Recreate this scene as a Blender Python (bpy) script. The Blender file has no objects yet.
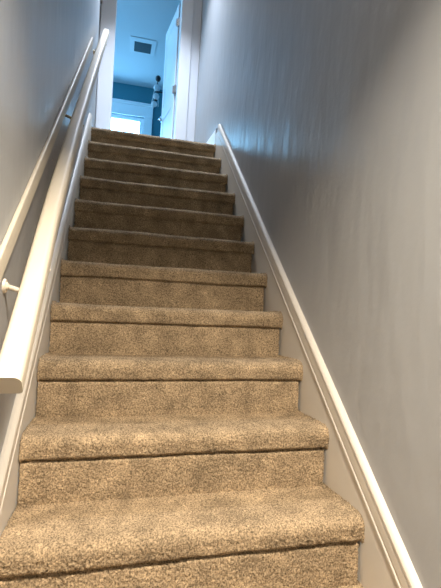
import bpy, bmesh, math
import numpy as np
from mathutils import Vector, Matrix
rng = np.random.default_rng(7)
COL = bpy.context.scene.collection
RISE, RUN, W = 0.19, 0.2545, 1.043
SL = RISE/RUN
TOPK, BOTK = 11, -2
LAND = TOPK*RISE            # upper landing height
FLOOR = (BOTK-1)*RISE       # lower floor height
XL, XR = -0.02, W+0.02      # wall faces
YB = 4.10                   # wall with the doorway
YF = 7.65                   # far wall of the upper room
CEIL = 4.53
YH = -3.2                   # far end of the lower hall

# ------------------------------------------------------------ materials
def mat(name, col, rough=.5, metal=0, bump=None, spec=.5, vary=None, coat=0):
    m = bpy.data.materials.new(name); m.use_nodes = True
    nt = m.node_tree; b = nt.nodes['Principled BSDF']
    b.inputs['Base Color'].default_value = (*col, 1)
    b.inputs['Roughness'].default_value = rough
    b.inputs['Metallic'].default_value = metal
    b.inputs['Specular IOR Level'].default_value = spec
    b.inputs['Coat Weight'].default_value = coat
    tc = nt.nodes.new('ShaderNodeTexCoord')
    def noise(scale, detail, stretch=(1,1,1)):
        mp = nt.nodes.new('ShaderNodeMapping'); mp.inputs['Scale'].default_value = stretch
        nt.links.new(tc.outputs['Object'], mp.inputs['Vector'])
        n = nt.nodes.new('ShaderNodeTexNoise'); n.inputs['Scale'].default_value = scale
        n.inputs['Detail'].default_value = detail
        nt.links.new(mp.outputs['Vector'], n.inputs['Vector']); return n
    if bump:
        prev = None
        for scale, detail, stretch, strength, dist in bump:
            n = noise(scale, detail, stretch)
            bp = nt.nodes.new('ShaderNodeBump'); bp.inputs['Strength'].default_value = strength
            bp.inputs['Distance'].default_value = dist
            nt.links.new(n.outputs['Fac'], bp.inputs['Height'])
            if prev: nt.links.new(prev.outputs['Normal'], bp.inputs['Normal'])
            prev = bp
        nt.links.new(prev.outputs['Normal'], b.inputs['Normal'])
    if vary:
        prev = None
        for scale, detail, lo, hi in vary:      # multiplicative factors
            n = noise(scale, detail)
            r = nt.nodes.new('ShaderNodeMapRange')
            r.inputs['From Min'].default_value = .3; r.inputs['From Max'].default_value = .7
            r.inputs['To Min'].default_value = lo; r.inputs['To Max'].default_value = hi
            nt.links.new(n.outputs['Fac'], r.inputs['Value'])
            if prev:
                mu = nt.nodes.new('ShaderNodeMath'); mu.operation = 'MULTIPLY'
                nt.links.new(prev, mu.inputs[0]); nt.links.new(r.outputs['Result'], mu.inputs[1]); prev = mu.outputs[0]
            else: prev = r.outputs['Result']
        vm = nt.nodes.new('ShaderNodeVectorMath'); vm.operation = 'SCALE'
        vm.inputs[0].default_value = col
        nt.links.new(prev, vm.inputs['Scale']); nt.links.new(vm.outputs['Vector'], b.inputs['Base Color'])
    return m

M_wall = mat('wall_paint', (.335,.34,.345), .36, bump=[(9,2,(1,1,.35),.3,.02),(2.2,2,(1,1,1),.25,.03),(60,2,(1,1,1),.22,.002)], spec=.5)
M_trim = mat('trim_paint', (.60,.55,.475), .42, bump=[(30,2,(1,1,1),.12,.003)])
M_case = mat('casing_paint', (.80,.82,.86), .4)
M_rail = mat('handrail_paint', (.58,.52,.42), .5, bump=[(18,2,(1,1,1),.1,.004)])
M_carpet = mat('carpet', (.388,.288,.18), .95, spec=.12,
               bump=[(420,3,(1,1,1),1.0,.004)],
               vary=[(200,3,.35,1.65),(13,3,.68,1.15),(2.5,2,.92,1.06)])
M_teal = mat('teal_wall_paint', (.03,.17,.23), .5)
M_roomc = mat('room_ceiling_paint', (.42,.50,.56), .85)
M_white = mat('ceiling_paint', (.66,.70,.74), .85)
M_brass = mat('tarnished_brass', (.38,.30,.17), .42, .8)
M_brack = mat('painted_bracket', (.74,.66,.54), .4)
M_chrome = mat('chrome', (.8,.8,.82), .12, 1)
M_hinge = mat('hinge_nickel', (.35,.34,.33), .35, .9)
M_black = mat('black_metal', (.01,.01,.015), .4)
M_glow = mat('pale_disc', (.80,.88,.92), .25)
M_vent = mat('vent_slats', (.035,.09,.12), .6)
M_ventf = mat('vent_frame_paint', (.44,.52,.58), .7)
M_wall_lit = mat('wall_paint_lit', (.76,.79,.84), .45)  # grey wall paint lightened so the wall beside the casing looks lit
M_dark = mat('gap_dark', (.05,.05,.05), .9)
M_lamp = bpy.data.materials.new('lamp_glass'); M_lamp.use_nodes = True
_b = M_lamp.node_tree.nodes['Principled BSDF']; _b.inputs['Emission Color'].default_value = (1,.78,.52,1); _b.inputs['Emission Strength'].default_value = 6
M_glass = bpy.data.materials.new('window_glass'); M_glass.use_nodes = True
nt = M_glass.node_tree; nt.nodes.clear()
o_ = nt.nodes.new('ShaderNodeOutputMaterial'); mx = nt.nodes.new('ShaderNodeMixShader')
tr = nt.nodes.new('ShaderNodeBsdfTransparent'); gl = nt.nodes.new('ShaderNodeBsdfGlossy'); gl.inputs['Roughness'].default_value = .02
mx.inputs[0].default_value = .06
nt.links.new(tr.outputs[0], mx.inputs[1]); nt.links.new(gl.outputs[0], mx.inputs[2]); nt.links.new(mx.outputs[0], o_.inputs[0])

# ------------------------------------------------------------ helpers
def link(name, me, m, parent=None, smooth=False):
    o = bpy.data.objects.new(name, me); COL.objects.link(o)
    if m: me.materials.append(m)
    if parent: o.parent = parent
    if smooth:
        for p in me.polygons: p.use_smooth = True
    return o
def obj(name, bm, m, parent=None, smooth=False, bevel=0, seg=2):
    bmesh.ops.recalc_face_normals(bm, faces=bm.faces)
    me = bpy.data.meshes.new(name); bm.to_mesh(me); bm.free()
    o = link(name, me, m, parent, smooth)
    if bevel:
        md = o.modifiers.new('bevel','BEVEL'); md.width = bevel; md.segments = seg; md.limit_method = 'ANGLE'
    return o
def box(bm, x0,x1,y0,y1,z0,z1):
    v = [bm.verts.new((x,y,z)) for x in (x0,x1) for y in (y0,y1) for z in (z0,z1)]
    for f in ((0,1,3,2),(4,6,7,5),(0,4,5,1),(2,3,7,6),(0,2,6,4),(1,5,7,3)): bm.faces.new([v[i] for i in f])
def boxes(*bs):
    bm = bmesh.new()
    for b in bs: box(bm, *b)
    return bm
def prism_x(bm, pts, x0, x1):
    a = [bm.verts.new((x0,y,z)) for y,z in pts]; b = [bm.verts.new((x1,y,z)) for y,z in pts]
    n = len(pts); bm.faces.new(a); bm.faces.new(b[::-1])
    for i in range(n): bm.faces.new((a[i],b[i],b[(i+1)%n],a[(i+1)%n]))
def sweep(bm, prof, path, frames):
    """prof: 2D points (a,b); frames: list of (A,B) vectors at each path point"""
    rings = []
    for P,(A,B) in zip(path, frames):
        rings.append([bm.verts.new(P + A*a + B*b) for a,b in prof])
    n = len(prof)
    for r,s in zip(rings, rings[1:]):
        for i in range(n): bm.faces.new((r[i],s[i],s[(i+1)%n],r[(i+1)%n]))
    bm.faces.new(rings[0][::-1]); bm.faces.new(rings[-1])
def cyl(bm, p0, p1, r, seg=20, r1=None):
    p0, p1 = Vector(p0), Vector(p1); d = (p1-p0)
    q = d.to_track_quat('Z','Y').to_matrix().to_4x4(); q.translation = (p0+p1)/2
    bmesh.ops.create_cone(bm, cap_ends=True, segments=seg, radius1=r, radius2=r if r1 is None else r1, depth=d.length, matrix=q)
def ball(bm, c, r, s=(1,1,1)):
    m = Matrix.Translation(c) @ Matrix.Diagonal((*s,1))
    bmesh.ops.create_uvsphere(bm, u_segments=20, v_segments=12, radius=r, matrix=m)
def struct(o, label=None):
    o['kind'] = 'structure'
    if label: o['label'] = label
    return o
def thing(name, loc, label, cat, group=None):
    o = bpy.data.objects.new(name, None); COL.objects.link(o); o.location = loc
    o['label'] = label; o['category'] = cat
    if group: o['group'] = group
    return o
def reparent(root):
    bpy.context.view_layer.update()
    inv = Matrix.Translation(root.location).inverted()
    for c in root.children: c.matrix_parent_inverse = inv

# ------------------------------------------------------------ walls
T = .12
bm = bmesh.new()
RY0, RY1 = 3.30, YB-.005        # recess of the door in the left wall at the landing
box(bm, XL-T, XL, YH, RY0, FLOOR, CEIL)
box(bm, XL-T, XL, RY0, YB+T, LAND+2.06, CEIL)
struct(obj('wall_left', bm, M_wall), 'grey painted wall beside the handrail')
struct(obj('wall_right', boxes((XR, XR+T, YH, YB+T, FLOOR, CEIL)), M_wall), 'grey painted wall with wavy sheen right of the stairs')
# wall with the doorway
DX0, DX1, DZ = .105, .832, LAND+2.05
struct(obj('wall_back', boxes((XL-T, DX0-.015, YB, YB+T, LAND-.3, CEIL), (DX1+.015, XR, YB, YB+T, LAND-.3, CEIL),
       (DX0-.015, DX1+.015, YB, YB+T, DZ+.015, CEIL)), M_wall_lit), 'grey wall around the doorway at the top of the stairs')
struct(obj('wall_front', boxes((XL-T, XR+T, YH-T, YH, FLOOR, CEIL)), M_wall))
# upper room
RX0, RX1 = -2.6, 1.35
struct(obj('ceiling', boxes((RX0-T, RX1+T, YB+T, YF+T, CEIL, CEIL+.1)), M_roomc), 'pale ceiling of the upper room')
struct(obj('ceiling.001', boxes((XL-T, XR+T, YH-T, YB+T, CEIL, CEIL+.1)), M_white))
WX0, WX1, WZ0, WZ1 = -.45, .62, LAND+.75, 3.94
struct(obj('wall_far', boxes((RX0-T, WX0, YF, YF+T, LAND-.1, CEIL), (WX1, RX1+T, YF, YF+T, LAND-.1, CEIL),
       (WX0, WX1, YF, YF+T, WZ1, CEIL), (WX0, WX1, YF, YF+T, LAND-.1, WZ0)), M_teal), 'teal wall above the bright window')
LW = (4.9, 6.9, LAND+.7, LAND+2.1)
struct(obj('wall_room_left', boxes((RX0-T, RX0, YB, LW[0], LAND-.1, CEIL), (RX0-T, RX0, LW[1], YF, LAND-.1, CEIL),
       (RX0-T, RX0, LW[0], LW[1], LW[3], CEIL), (RX0-T, RX0, LW[0], LW[1], LAND-.1, LW[2])), M_teal))
struct(obj('wall_room_right', boxes((RX1, RX1+T, YB, YF, LAND-.1, CEIL)), M_teal))
struct(obj('wall_room_front', boxes((RX0-T, XL-T, YB, YB+T, LAND-.1, CEIL), (XR, RX1, YB, YB+T, LAND-.1, CEIL)), M_teal))
M_wood = mat('room_floor', (.30,.24,.18), .5)
struct(obj('floor.001', boxes((RX0, RX1, YB+T, YF, LAND-.1, LAND), (DX0-.015, DX1+.015, YB, YB+T, LAND-.1, LAND)), M_wood))
struct(obj('floor', boxes((XL, XR, YH, (BOTK)*RUN+.03, FLOOR-.1, FLOOR)), M_carpet))
# low ceiling and header over the foot of the stairs
HY = -.75

# window in the far wall
def window(name, ax, lo, hi, z0, z1, face, sgn, label=None):
    """ax 'x': spans x lo..hi in a wall facing -y at y=face; ax 'y': in a wall facing +x at x=face"""
    def bb(a0,a1,d0,d1,c0,c1):   # a along the wall, d depth towards the room, c height
        if ax == 'x': return (a0,a1,face-d1,face-d0,c0,c1)
        return (face+d0,face+d1,a0,a1,c0,c1)
    s = .075
    fr = obj(name, boxes(bb(lo,lo+s,-.09,-.03,z0,z1), bb(hi-s,hi,-.09,-.03,z0,z1), bb(lo+s,hi-s,-.09,-.03,z1-s,z1), bb(lo+s,hi-s,-.09,-.03,z0,z0+s),
        bb(lo+s,hi-s,-.085,-.035,(z0+z1)/2-.02,(z0+z1)/2+.02)), M_case, bevel=.004)
    struct(fr, label)
    obj('pane', boxes(bb(lo+s,hi-s,-.065,-.06,z0+s,z1-s)), M_glass, fr)
    obj('casing', boxes(bb(lo-.16,lo,0,.022,z0-.02,z1), bb(hi,hi+.16,0,.022,z0-.02,z1), bb(lo-.165,hi+.165,0,.026,z1,z1+.2)), M_case, fr, bevel=.003)
    obj('crown', boxes(bb(lo-.18,hi+.18,0,.06,z1+.235,z1+.262), bb(lo-.172,hi+.172,0,.042,z1+.2,z1+.235)), M_case, fr, bevel=.006)
    obj('sill', boxes(bb(lo-.18,hi+.18,-.03,.06,z0-.05,z0-.02)), M_case, fr, bevel=.005)
window('window_1', 'x', WX0, WX1, WZ0, WZ1, YF, 1, 'bright white-cased window seen through the doorway')
window('window_added', 'y', LW[0], LW[1], LW[2], LW[3], RX0, 1, 'unseen second window added on the left wall to light the upper room')  # out of view, added to bring more daylight into the upper room

# door frame and casings at the top of the stairs
struct(obj('trim_1', boxes((XL-.036, DX0, YB-.02, YB, LAND-.01, DZ+.1), (DX1, .965, YB-.02, YB, LAND-.01, DZ+.1), (DX0, DX1, YB-.02, YB, DZ, DZ+.1)), M_case, bevel=.004),
       'white casing around the doorway at the top of the stairs')
struct(obj('trim_2', boxes((DX0-.015, DX0, YB, YB+T, LAND, DZ), (DX1, DX1+.015, YB, YB+T, LAND, DZ), (DX0-.015, DX1+.015, YB, YB+T, DZ, DZ+.015)), M_case), 'white door jamb')
struct(obj('trim_3', boxes((DX1, .965, YB+T, YB+T+.02, LAND, DZ+.1),(DX0-.12, DX0, YB+T, YB+T+.02, LAND, DZ+.1)), M_case))
# open door leaf (hinged on the right, swung into the room)
hx, hy = DX1-.012, YB+T+.03
d = Vector((.742-hx, 4.96-hy, 0)); L = d.length; d.normalize(); nrm = Vector((-d.y, d.x, 0))
def leafbox(bm, u0,u1, t0,t1, z0,z1):
    v = []
    for u in (u0,u1):
        for t in (t0,t1):
            for z in (z0,z1):
                p = Vector((hx,hy,0)) + d*u + nrm*t; v.append(bm.verts.new((p.x,p.y,z)))
    for f in ((0,1,3,2),(4,6,7,5),(0,4,5,1),(2,3,7,6),(0,2,6,4),(1,5,7,3)): bm.faces.new([v[i] for i in f])
bm = bmesh.new()
leafbox(bm, 0, L, -.030, 0, LAND+.012, LAND+2.035)
for z0,z1 in ((LAND+.012,LAND+.22),(LAND+.86,LAND+1.02),(LAND+1.9,LAND+2.035)): leafbox(bm, .1, L-.1, -.035, .006, z0, z1)
leafbox(bm, 0, .1, -.035, .006, LAND+.012, LAND+2.035); leafbox(bm, L-.1, L, -.035, .006, LAND+.012, LAND+2.035)
door = struct(obj('door_1', bm, M_case, bevel=.002), 'white panel door standing open into the upper room')
bm = bmesh.new()
hz = LAND+.875
def P(u,t,z): return Vector((hx,hy,0)) + d*u + nrm*t + Vector((0,0,z))
for s in (1,-1):
    off = .006 if s>0 else -.035
    cyl(bm, P(L-.06,off,hz), P(L-.06,off+s*.008,hz), .026)
    cyl(bm, P(L-.06,off+s*.008,hz), P(L-.06,off+s*.05,hz), .009)
    cyl(bm, P(L-.06,off+s*.045,hz), P(L-.17,off+s*.045,hz), .008, r1=.007)
    ball(bm, P(L-.17,off+s*.045,hz), .008); ball(bm, P(L-.06,off+s*.047,hz), .0095)
h = obj('handle', bm, M_chrome, door, smooth=True); h['label'] = 'chrome lever handle'
for i,z in enumerate((LAND+.25, LAND+1.02, LAND+1.80)):
    bm = bmesh.new()
    cyl(bm, (hx+.004,YB+T+.012,z-.045), (hx+.004,YB+T+.012,z+.045), .0075)
    box(bm, hx-.012, hx+.008, YB+T-.02, YB+T+.0, z-.045, z+.045)
    box(bm, hx-.03, hx+.002, YB+T+.012, YB+T+.03, z-.045, z+.045)
    ob = obj('hinge', bm, M_hinge if i<2 else M_chrome, door)
# door in the left wall at the landing: closed, slightly recessed
dl = struct(obj('door_2', boxes((XL-.085, XL-.045, RY0+.005, RY1, LAND+.01, LAND+2.05)), M_wall, bevel=.002), 'closed flush door in the left wall of the landing')
for z in (LAND+.25, LAND+1.05, LAND+1.79):
    bm = bmesh.new(); cyl(bm, (XL-.037,RY1-.02,z-.045), (XL-.037,RY1-.02,z+.045), .009); box(bm, XL-.046, XL-.040, RY1-.05, RY1-.005, z-.045, z+.045)
    obj('hinge', bm, M_hinge, dl)
struct(obj('trim_4', boxes((XL-T, XL-.085, RY0, YB, LAND, LAND+2.06)), M_wall))

# ------------------------------------------------------------ skirt boards with moulded cap
def skirt(name, face, s, label, h0, h1, y1, kk):
    """face: x of the board face next to the carpet, s=+1 when the wall is to its right"""
    bm = bmesh.new()
    def hh(y): return h0 + h1*y     # cap top above the pitch line
    y0 = BOTK*RUN-.15
    wall = face + s*.02
    # flat board
    ys0 = y0; yt = 2.845
    pts = [(ys0, FLOOR), (ys0, max(FLOOR+.05, ys0*SL+.10))]
    pts += [(y1, y1*SL+hh(y1)-.06), (yt, LAND+.10), (yt, LAND-.25), (.35, .35*SL-.45)]
    prism_x(bm, pts, min(face+s*.006,wall), max(face+s*.006,wall))
    # moulded cap: profile (out from wall, along slope normal), follows the pitch then turns level at the landing
    def capsweep(path, tops, ht):
        prof = [(0,0),(.017,0),(.019,.003),(.019,.011),(.0165,.014),(.0165,.017),(.0185,.024),(.019,.052),(.0175,.057),(.0205,.062),(.021,.072),(.018,.078),(.013,.083),(.008,.0865),(0,.088)]
        prof = [(a, b*ht/.088-ht) for a,b in prof]
        fr = [(Vector((-s,0,0)), Vector((0,0,k))) for k in tops]
        sweep(bm, prof, path, fr)
    k = 1/math.cos(math.atan(SL))
    ya = y0
    capsweep([Vector((wall, ya, ya*SL+hh(ya))), Vector((wall, 1.2, 1.2*SL+hh(1.2))), Vector((wall, y1, y1*SL+hh(y1)))], [kk]*3, .088)
    o = obj(name, bm, M_trim)
    struct(o, label)
    return y1*SL+hh(y1)
zt = skirt('baseboard_right', W, 1, 'sloping off-white skirting along the right wall of the stairs', .148, .02, 2.735, 1.16)
zl = skirt('baseboard_left', 0.0, -1, 'sloping off-white skirting along the left wall under the handrail', .145, .0, 2.70, 1.08)
# landing baseboards
def basel(name, wall, s, y0, y1, label, zt):
    bm = bmesh.new()
    top = zt-.003
    prof = [(0,LAND-.02),(.015,LAND-.02),(.015,top-.035),(.012,top-.022),(.010,top-.006),(.006,top),(0,top)]
    a = [bm.verts.new((wall-s*u, y0, z)) for u,z in prof]; b = [bm.verts.new((wall-s*u, y1, z)) for u,z in prof]
    n = len(prof); bm.faces.new(a); bm.faces.new(b[::-1])
    for i in range(n): bm.faces.new((a[i],b[i],b[(i+1)%n],a[(i+1)%n]))
    struct(obj(name, bm, M_case), label)
basel('baseboard_landing', XR, 1, 2.852, YB-.02, 'white baseboard on the landing beyond the sloping skirting', zt)
basel('baseboard_landing.001', XL, -1, 2.852, RY0-.005, 'white baseboard on the left of the landing', zl)

# ------------------------------------------------------------ carpeted staircase
NO, TH = .006, .0715        # nosing overhang and thickness
def smooth_noise(nx, ny, cell):
    gx, gy = int(nx/cell)+3, int(ny/cell)+3
    g = rng.standard_normal((gx, gy))
    X = np.arange(nx)/cell; Y = np.arange(ny)/cell
    xi, yi = X.astype(int), Y.astype(int); fx, fy = X-xi, Y-yi
    fx = fx*fx*(3-2*fx); fy = fy*fy*(3-2*fy)
    a = g[np.ix_(xi,yi)]; b = g[np.ix_(xi+1,yi)]; c = g[np.ix_(xi,yi+1)]; e = g[np.ix_(xi+1,yi+1)]
    fx = fx[:,None]; fy = fy[None,:]
    return a*(1-fx)*(1-fy)+b*fx*(1-fy)+c*(1-fx)*fy+e*fx*fy
def resample(pts, step):
    pts = np.array(pts, float); seg = np.linalg.norm(np.diff(pts,axis=0),axis=1); s = np.r_[0,np.cumsum(seg)]
    n = max(2,int(s[-1]/step)+1); t = np.linspace(0,s[-1],n)
    return np.c_[np.interp(t,s,pts[:,0]), np.interp(t,s,pts[:,1])]
def pile(name, prof, xa, xb, step, amp, parent, big=.0015, round_side=0.0):
    """a carpet sheet: profile (y,z) swept over x with tufts pushed out along the normal"""
    p = resample(prof, step); n = len(p); nx = int((xb-xa)/step)+1
    X = np.linspace(xa, xb, nx)
    t = np.gradient(p, axis=0); t /= np.linalg.norm(t,axis=1)[:,None]
    nm = np.c_[t[:,1], -t[:,0]]             # outward for a profile running back->front->down
    nm = -nm
    k = step/.004
    d = rng.standard_normal((nx,n))*amp*.62 + smooth_noise(nx,n,1.4)*amp*.35 + smooth_noise(nx,n,14/k)*big*.25 + smooth_noise(nx,n,50/k)*big*.8
    jx = rng.uniform(-.35,.35,(nx,n))*step
    XX = X[:,None] + jx
    if round_side:                         # soft side edges
        e = np.minimum(X-xa, xb-X); inset = np.clip(1-e/round_side, 0, 1)**2.2*round_side*.7
        d = d - inset[:,None]
    Y = p[None,:,0] + nm[None,:,0]*d; Z = p[None,:,1] + nm[None,:,1]*d
    co = np.stack([XX,Y,Z],-1).reshape(-1,3)
    idx = np.arange(nx*n).reshape(nx,n)
    q = np.stack([idx[:-1,:-1],idx[1:,:-1],idx[1:,1:],idx[:-1,1:]],-1).reshape(-1,4)
    me = bpy.data.meshes.new(name)
    me.vertices.add(len(co)); me.vertices.foreach_set('co', co.astype(np.float32).ravel())
    me.loops.add(q.size); me.loops.foreach_set('vertex_index', q.astype(np.int32).ravel())
    me.polygons.add(len(q)); me.polygons.foreach_set('loop_start', (np.arange(len(q))*4).astype(np.int32))
    me.polygons.foreach_set('loop_total', np.full(len(q),4,np.int32))
    me.update(); me.validate()
    return link(name, me, M_carpet, parent, smooth=True)
stairs = thing('staircase', (0,0,0), 'straight flight of stairs fully wrapped in tan beige carpet', 'staircase')
for k in range(BOTK, TOPK+1):
    y, z = k*RUN, k*RISE
    r = .032
    back = y+RUN+NO+.004 if k < TOPK else YB-.002
    prof = [(back, z-.020), (back-.05, z-.019), (back-.11, z-.011), (back-.17, z-.004), (y+r+.006, z)]
    for a in np.linspace(90, 180, 8): prof.append((y+r+r*math.cos(math.radians(a)), z-r+r*math.sin(math.radians(a))))
    r2 = .012
    for a in np.linspace(180, 270, 6): prof.append((y+r2+r2*math.cos(math.radians(a)), z-TH+r2+r2*math.sin(math.radians(a))))
    prof.append((y+NO+.010, z-TH+.001))
    step, amp = (.0036,.0021) if 0<=k<=3 else (.0048,.0019) if 3<k<=6 else (.007,.0017) if k>6 else (.012,.001)
    if k == TOPK: step = .009
    wob = rng.uniform(-.003,.003)
    tr_ = pile('tread', prof, -.004, W+.006, step, amp, stairs, big=.0016, round_side=.012)
    pr = [(y+NO+.014, z-TH+.006), (y+NO+.012, z-TH-.004), (y+NO+.002, z-TH-.014), (y+NO-.002, z-RISE+.06), (y+NO-.006, z-RISE+.01), (y+NO-.008, z-RISE-.024)]
    pile('riser', pr, -.003, W-.004, step, amp*.9, stairs, big=.0014, round_side=.005)
# solid body of the stairs under the carpet
bm = bmesh.new()
pts = [(BOTK*RUN+NO+.012, FLOOR)]
for k in range(BOTK, TOPK+1):
    pts += [(k*RUN+NO+.012, k*RISE-.035)]
    if k < TOPK: pts += [((k+1)*RUN+NO+.012, k*RISE-.035)]
pts += [(YB-.002, LAND-.035), (YB-.002, LAND-.3), (3.0, LAND-.3), (BOTK*RUN+.4, FLOOR)]
prism_x(bm, pts, .002, W-.002)
obj('underlay', bm, M_carpet, stairs)
struct(obj('trim_5', boxes((XL, .003, 2.86, YB, LAND-.1, LAND-.008), (W-.003, XR, 2.86, YB, LAND-.1, LAND-.008)), M_carpet))

# ------------------------------------------------------------ handrail
rail_root = thing('handrail', (.05, 0, .7), 'cream painted wooden handrail on brackets along the left wall', 'handrail')
HT, HW, HH = .722, .052, .048
cx = [(-.02,.068),(.25,.062),(.5,.054),(1.1,.046),(1.7,.046),(2.5,.050),(3.2,.056)]
T3 = Vector((0,RUN,RISE)).normalized(); N3 = Vector((0,-RISE,RUN)).normalized()
def rrect(w,h,rt,rb,n=5):
    pts = []
    for cxx,cyy,r,a0 in ((w/2-rt,-rt,rt,0),(-w/2+rt,-rt,rt,90),(-w/2+rb,-h+rb,rb,180),(w/2-rb,-h+rb,rb,270)):
        for a in np.linspace(a0,a0+90,n): pts.append((cxx+r*math.cos(math.radians(a)), cyy+r*math.sin(math.radians(a))))
    return pts
def cxat(y): return float(np.interp(y,[c[0] for c in cx],[c[1] for c in cx]))
bm = bmesh.new(); path=[]; fr=[]; prof = rrect(HW,HH,.015,.008)
ys = list(np.linspace(-.02, 3.15, 28)); 
for y in ys:
    path.append(Vector((cxat(y), y, y*SL+HT))); fr.append((Vector((1,0,0)), N3))
path.append(Vector((cxat(3.16), 3.162, 3.162*SL+HT-.002))); fr.append((Vector((.82,0,0)), N3*.86))
sweep(bm, prof, path, fr)
obj('rail', bm, M_rail, rail_root, smooth=True).modifiers.new('e','EDGE_SPLIT').split_angle = .8
BR = ((.308,.862),(1.224,1.622),(2.818,2.694))
# backing board
bm = bmesh.new()
b0, b1 = -.12, 2.54
bt, bl = .772, .706
BF = -.007
prism_x(bm, [(b0,b0*SL+bl),(b0,b0*SL+bt),(b1,b1*SL+bt),(b1+.05,(b1+.05)*SL+bl)], XL, BF)
obj('backing_board', bm, M_rail, rail_root, bevel=.004)
bm = bmesh.new()
cyl(bm,(XL-.001,.98,.98*SL+.62),(XL+.002,.98,.98*SL+.62),.003)
obj('nail', bm, M_brack, rail_root)
for i,(y,zb) in enumerate(BR):
    m = M_brack if i==0 else M_brass
    c = Vector((XL, y, zb))
    bm = bmesh.new()
    cyl(bm, c, c+Vector((.006,0,0)), .019, 24, .017); cyl(bm, c+Vector((.006,0,0)), c+Vector((.011,0,0)), .012, 24, .008)
    br = obj('bracket', bm, m, rail_root)
    br['label'] = ['cream painted bracket nearest the foot of the stairs','tarnished brass bracket halfway up the handrail','brass bracket at the top end of the handrail'][i]
    rc = Vector((cxat(y), y, y*SL+HT)) - N3*HH
    bm = bmesh.new()
    mid = Vector((rc.x*.75, y, c.z-.018)); 
    cyl(bm, c+Vector((.006,0,0)), mid, .0065); ball(bm, mid, .0068); cyl(bm, mid, rc - N3*.001, .0065)
    a = obj('arm', bm, m, br, smooth=True)
    bm = bmesh.new()
    A = rc - T3*.03; B = rc + T3*.03
    sweep(bm, [(-.02,-.004),(.02,-.004),(.02,0),(-.02,0)], [A,B], [(Vector((1,0,0)),N3)]*2)
    obj('saddle', bm, m, br)
    bm = bmesh.new(); ball(bm, rc + Vector((.022,0,-.004)), .005)
    obj('screw', bm, m, br, smooth=True)
reparent(rail_root)

# ------------------------------------------------------------ vent in the upper room ceiling
v = thing('ceiling_vent', (.48,6.14,CEIL), 'small rectangular air vent in the blue-lit ceiling beyond the doorway', 'vent')
vx0,vx1,vy0,vy1 = .345,.612,6.035,6.335
obj('frame', boxes((vx0-.07,vx0,vy0-.12,vy1+.05,CEIL-.009,CEIL),(vx1,vx1+.07,vy0-.12,vy1+.05,CEIL-.009,CEIL),(vx0,vx1,vy0-.12,vy0,CEIL-.009,CEIL),(vx0,vx1,vy1,vy1+.05,CEIL-.009,CEIL)), M_ventf, v, bevel=.003)
obj('backing', boxes((vx0,vx1,vy0,vy1,CEIL-.003,CEIL)), M_black, v)
bm = bmesh.new()
for i in range(11):
    yy = vy0+.012+i*.0275; prism_x(bm, [(yy,CEIL-.003),(yy+.004,CEIL-.003),(yy+.016,CEIL-.011),(yy+.012,CEIL-.011)], vx0, vx1)
s_ = obj('slats', bm, M_vent, v)
reparent(v)

# ------------------------------------------------------------ hanging fixture by the door
fy = 6.0
f = thing('wall_light', (.736,fy,3.99), 'dark bracket fixture with a row of round pale discs hanging beside the open door', 'light fixture')
bm = bmesh.new(); ball(bm, (.738,fy,3.995), .042, (1,1,1.15))
obj('dark_ball', bm, M_black, f, smooth=True)
discs = [(.729,3.85,.056,.55),(.720,3.715,.052,1),(.697,3.59,.048,1)]
for x,z,r,s in discs:
    bm = bmesh.new(); ball(bm, (x,fy,z), r, (1,.35,1)); obj('disc', bm, M_glow, f, smooth=True)
for x,z in ((.735,3.785),(.716,3.652)):
    bm = bmesh.new(); ball(bm, (x,fy-.005,z), .026, (1.2,.6,.5)); obj('shade', bm, M_black, f, smooth=True)
bm = bmesh.new()
cyl(bm,(.738,fy,3.99),(.697,fy,3.57),.006)
cyl(bm,(.726,fy,3.79),(RX1,fy,3.79),.011); cyl(bm,(RX1-.012,fy,3.79),(RX1,fy,3.79),.05)
obj('stem', bm, M_black, f)
bm = bmesh.new()
for (xa,za),(xb,zb) in (((.70,3.87),(.655,3.60)),((.655,3.60),(.63,3.52)),((.75,3.72),(.76,3.55))): cyl(bm,(xa,fy-.02,za),(xb,fy-.02,zb),.004)
obj('wire', bm, M_glow, f)
reparent(f)

# ------------------------------------------------------------ ceiling lamps (out of frame)
SOF = 2.45
struct(obj('ceiling.002', boxes((XL, XR, YH, .0, SOF, SOF+.12)), M_white))
def ceiling_lamp(x, y, z, power, col, label, r=.14, spread=150):
    lamp = thing('ceiling_lamp', (x,y,z), label, 'lamp')
    bm = bmesh.new(); cyl(bm,(x,y,z-.02),(x,y,z),r+.015,32); obj('base', bm, M_case, lamp)
    bm = bmesh.new(); cyl(bm,(x,y,z-.045),(x,y,z-.02),r,32,r1=r*.9); obj('lamp_shade', bm, M_lamp, lamp)
    reparent(lamp)
    l = bpy.data.lights.new('bulb','AREA'); l.shape = 'DISK'; l.size = 2*r; l.energy = power; l.color = col; l.spread = math.radians(spread)
    o = bpy.data.objects.new('bulb', l); COL.objects.link(o); o.location = (x,y,z-.05)
ceiling_lamp(.56, -.80, SOF, 84, (1,.88,.72), 'round warm ceiling lamp over the foot of the stairs', spread=120)
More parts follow.
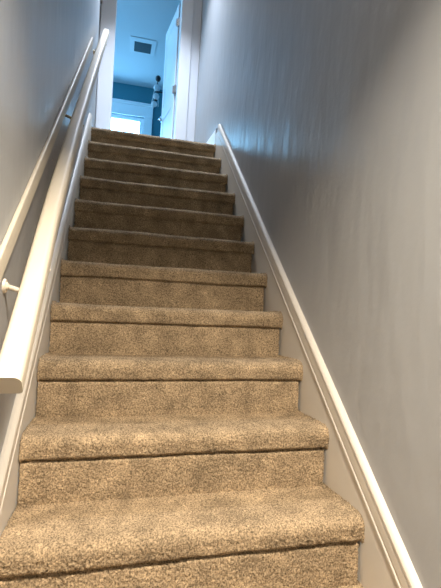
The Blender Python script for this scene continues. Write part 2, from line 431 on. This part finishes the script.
ceiling_lamp(.52, 3.2, CEIL, 41, (.74,.84,1), 'round ceiling lamp over the landing', spread=100)

# daylight
def area(name, loc, rot, size, power, col, sy=None):
    l = bpy.data.lights.new(name,'AREA'); l.energy = power; l.color = col; l.size = size
    if sy: l.shape = 'RECTANGLE'; l.size_y = sy
    o = bpy.data.objects.new(name,l); COL.objects.link(o); o.location = loc; o.rotation_euler = rot; return o
w = bpy.data.worlds.new('sky'); bpy.context.scene.world = w; w.use_nodes = True
bg = w.node_tree.nodes['Background']; bg.inputs[0].default_value = (.24,.62,1,1); bg.inputs[1].default_value = 22
for nm, loc, rot, sx, sy in (('window_portal', ((WX0+WX1)/2, YF+.11, (WZ0+WZ1)/2), (-math.pi/2,0,0), WX1-WX0, WZ1-WZ0),
                            ('window_portal_added', (RX0-.11, (LW[0]+LW[1])/2, (LW[2]+LW[3])/2), (0,-math.pi/2,0), LW[3]-LW[2], LW[1]-LW[0])):
    p_ = area(nm, loc, rot, sx, 1, (1,1,1), sy); p_.data.cycles.is_portal = True

# ------------------------------------------------------------ camera
yaw, pitch, roll, F = .245444, -.0421834, .0626071, 417.31
fwd = Vector((math.sin(yaw)*math.cos(pitch), math.cos(yaw)*math.cos(pitch), math.sin(pitch)))
r0 = fwd.cross(Vector((0,0,1))).normalized(); u0 = r0.cross(fwd)
rr = r0*math.cos(roll)+u0*math.sin(roll); uu = -r0*math.sin(roll)+u0*math.cos(roll)
cd = bpy.data.cameras.new('camera'); cam = bpy.data.objects.new('camera', cd); COL.objects.link(cam)
mw = Matrix((rr,uu,-fwd)).transposed().to_4x4(); mw.translation = (.25973,-.86456,.92141); cam.matrix_world = mw
cd.sensor_fit = 'VERTICAL'; cd.sensor_height = 36; cd.lens = F*36/588; cd.clip_start = .02
sc = bpy.context.scene; sc.camera = cam
sc.view_settings.view_transform = 'Standard'; sc.view_settings.look = 'None'; sc.view_settings.gamma = 1
sc.view_settings.use_curve_mapping = False; sc.view_settings.exposure = 0.0
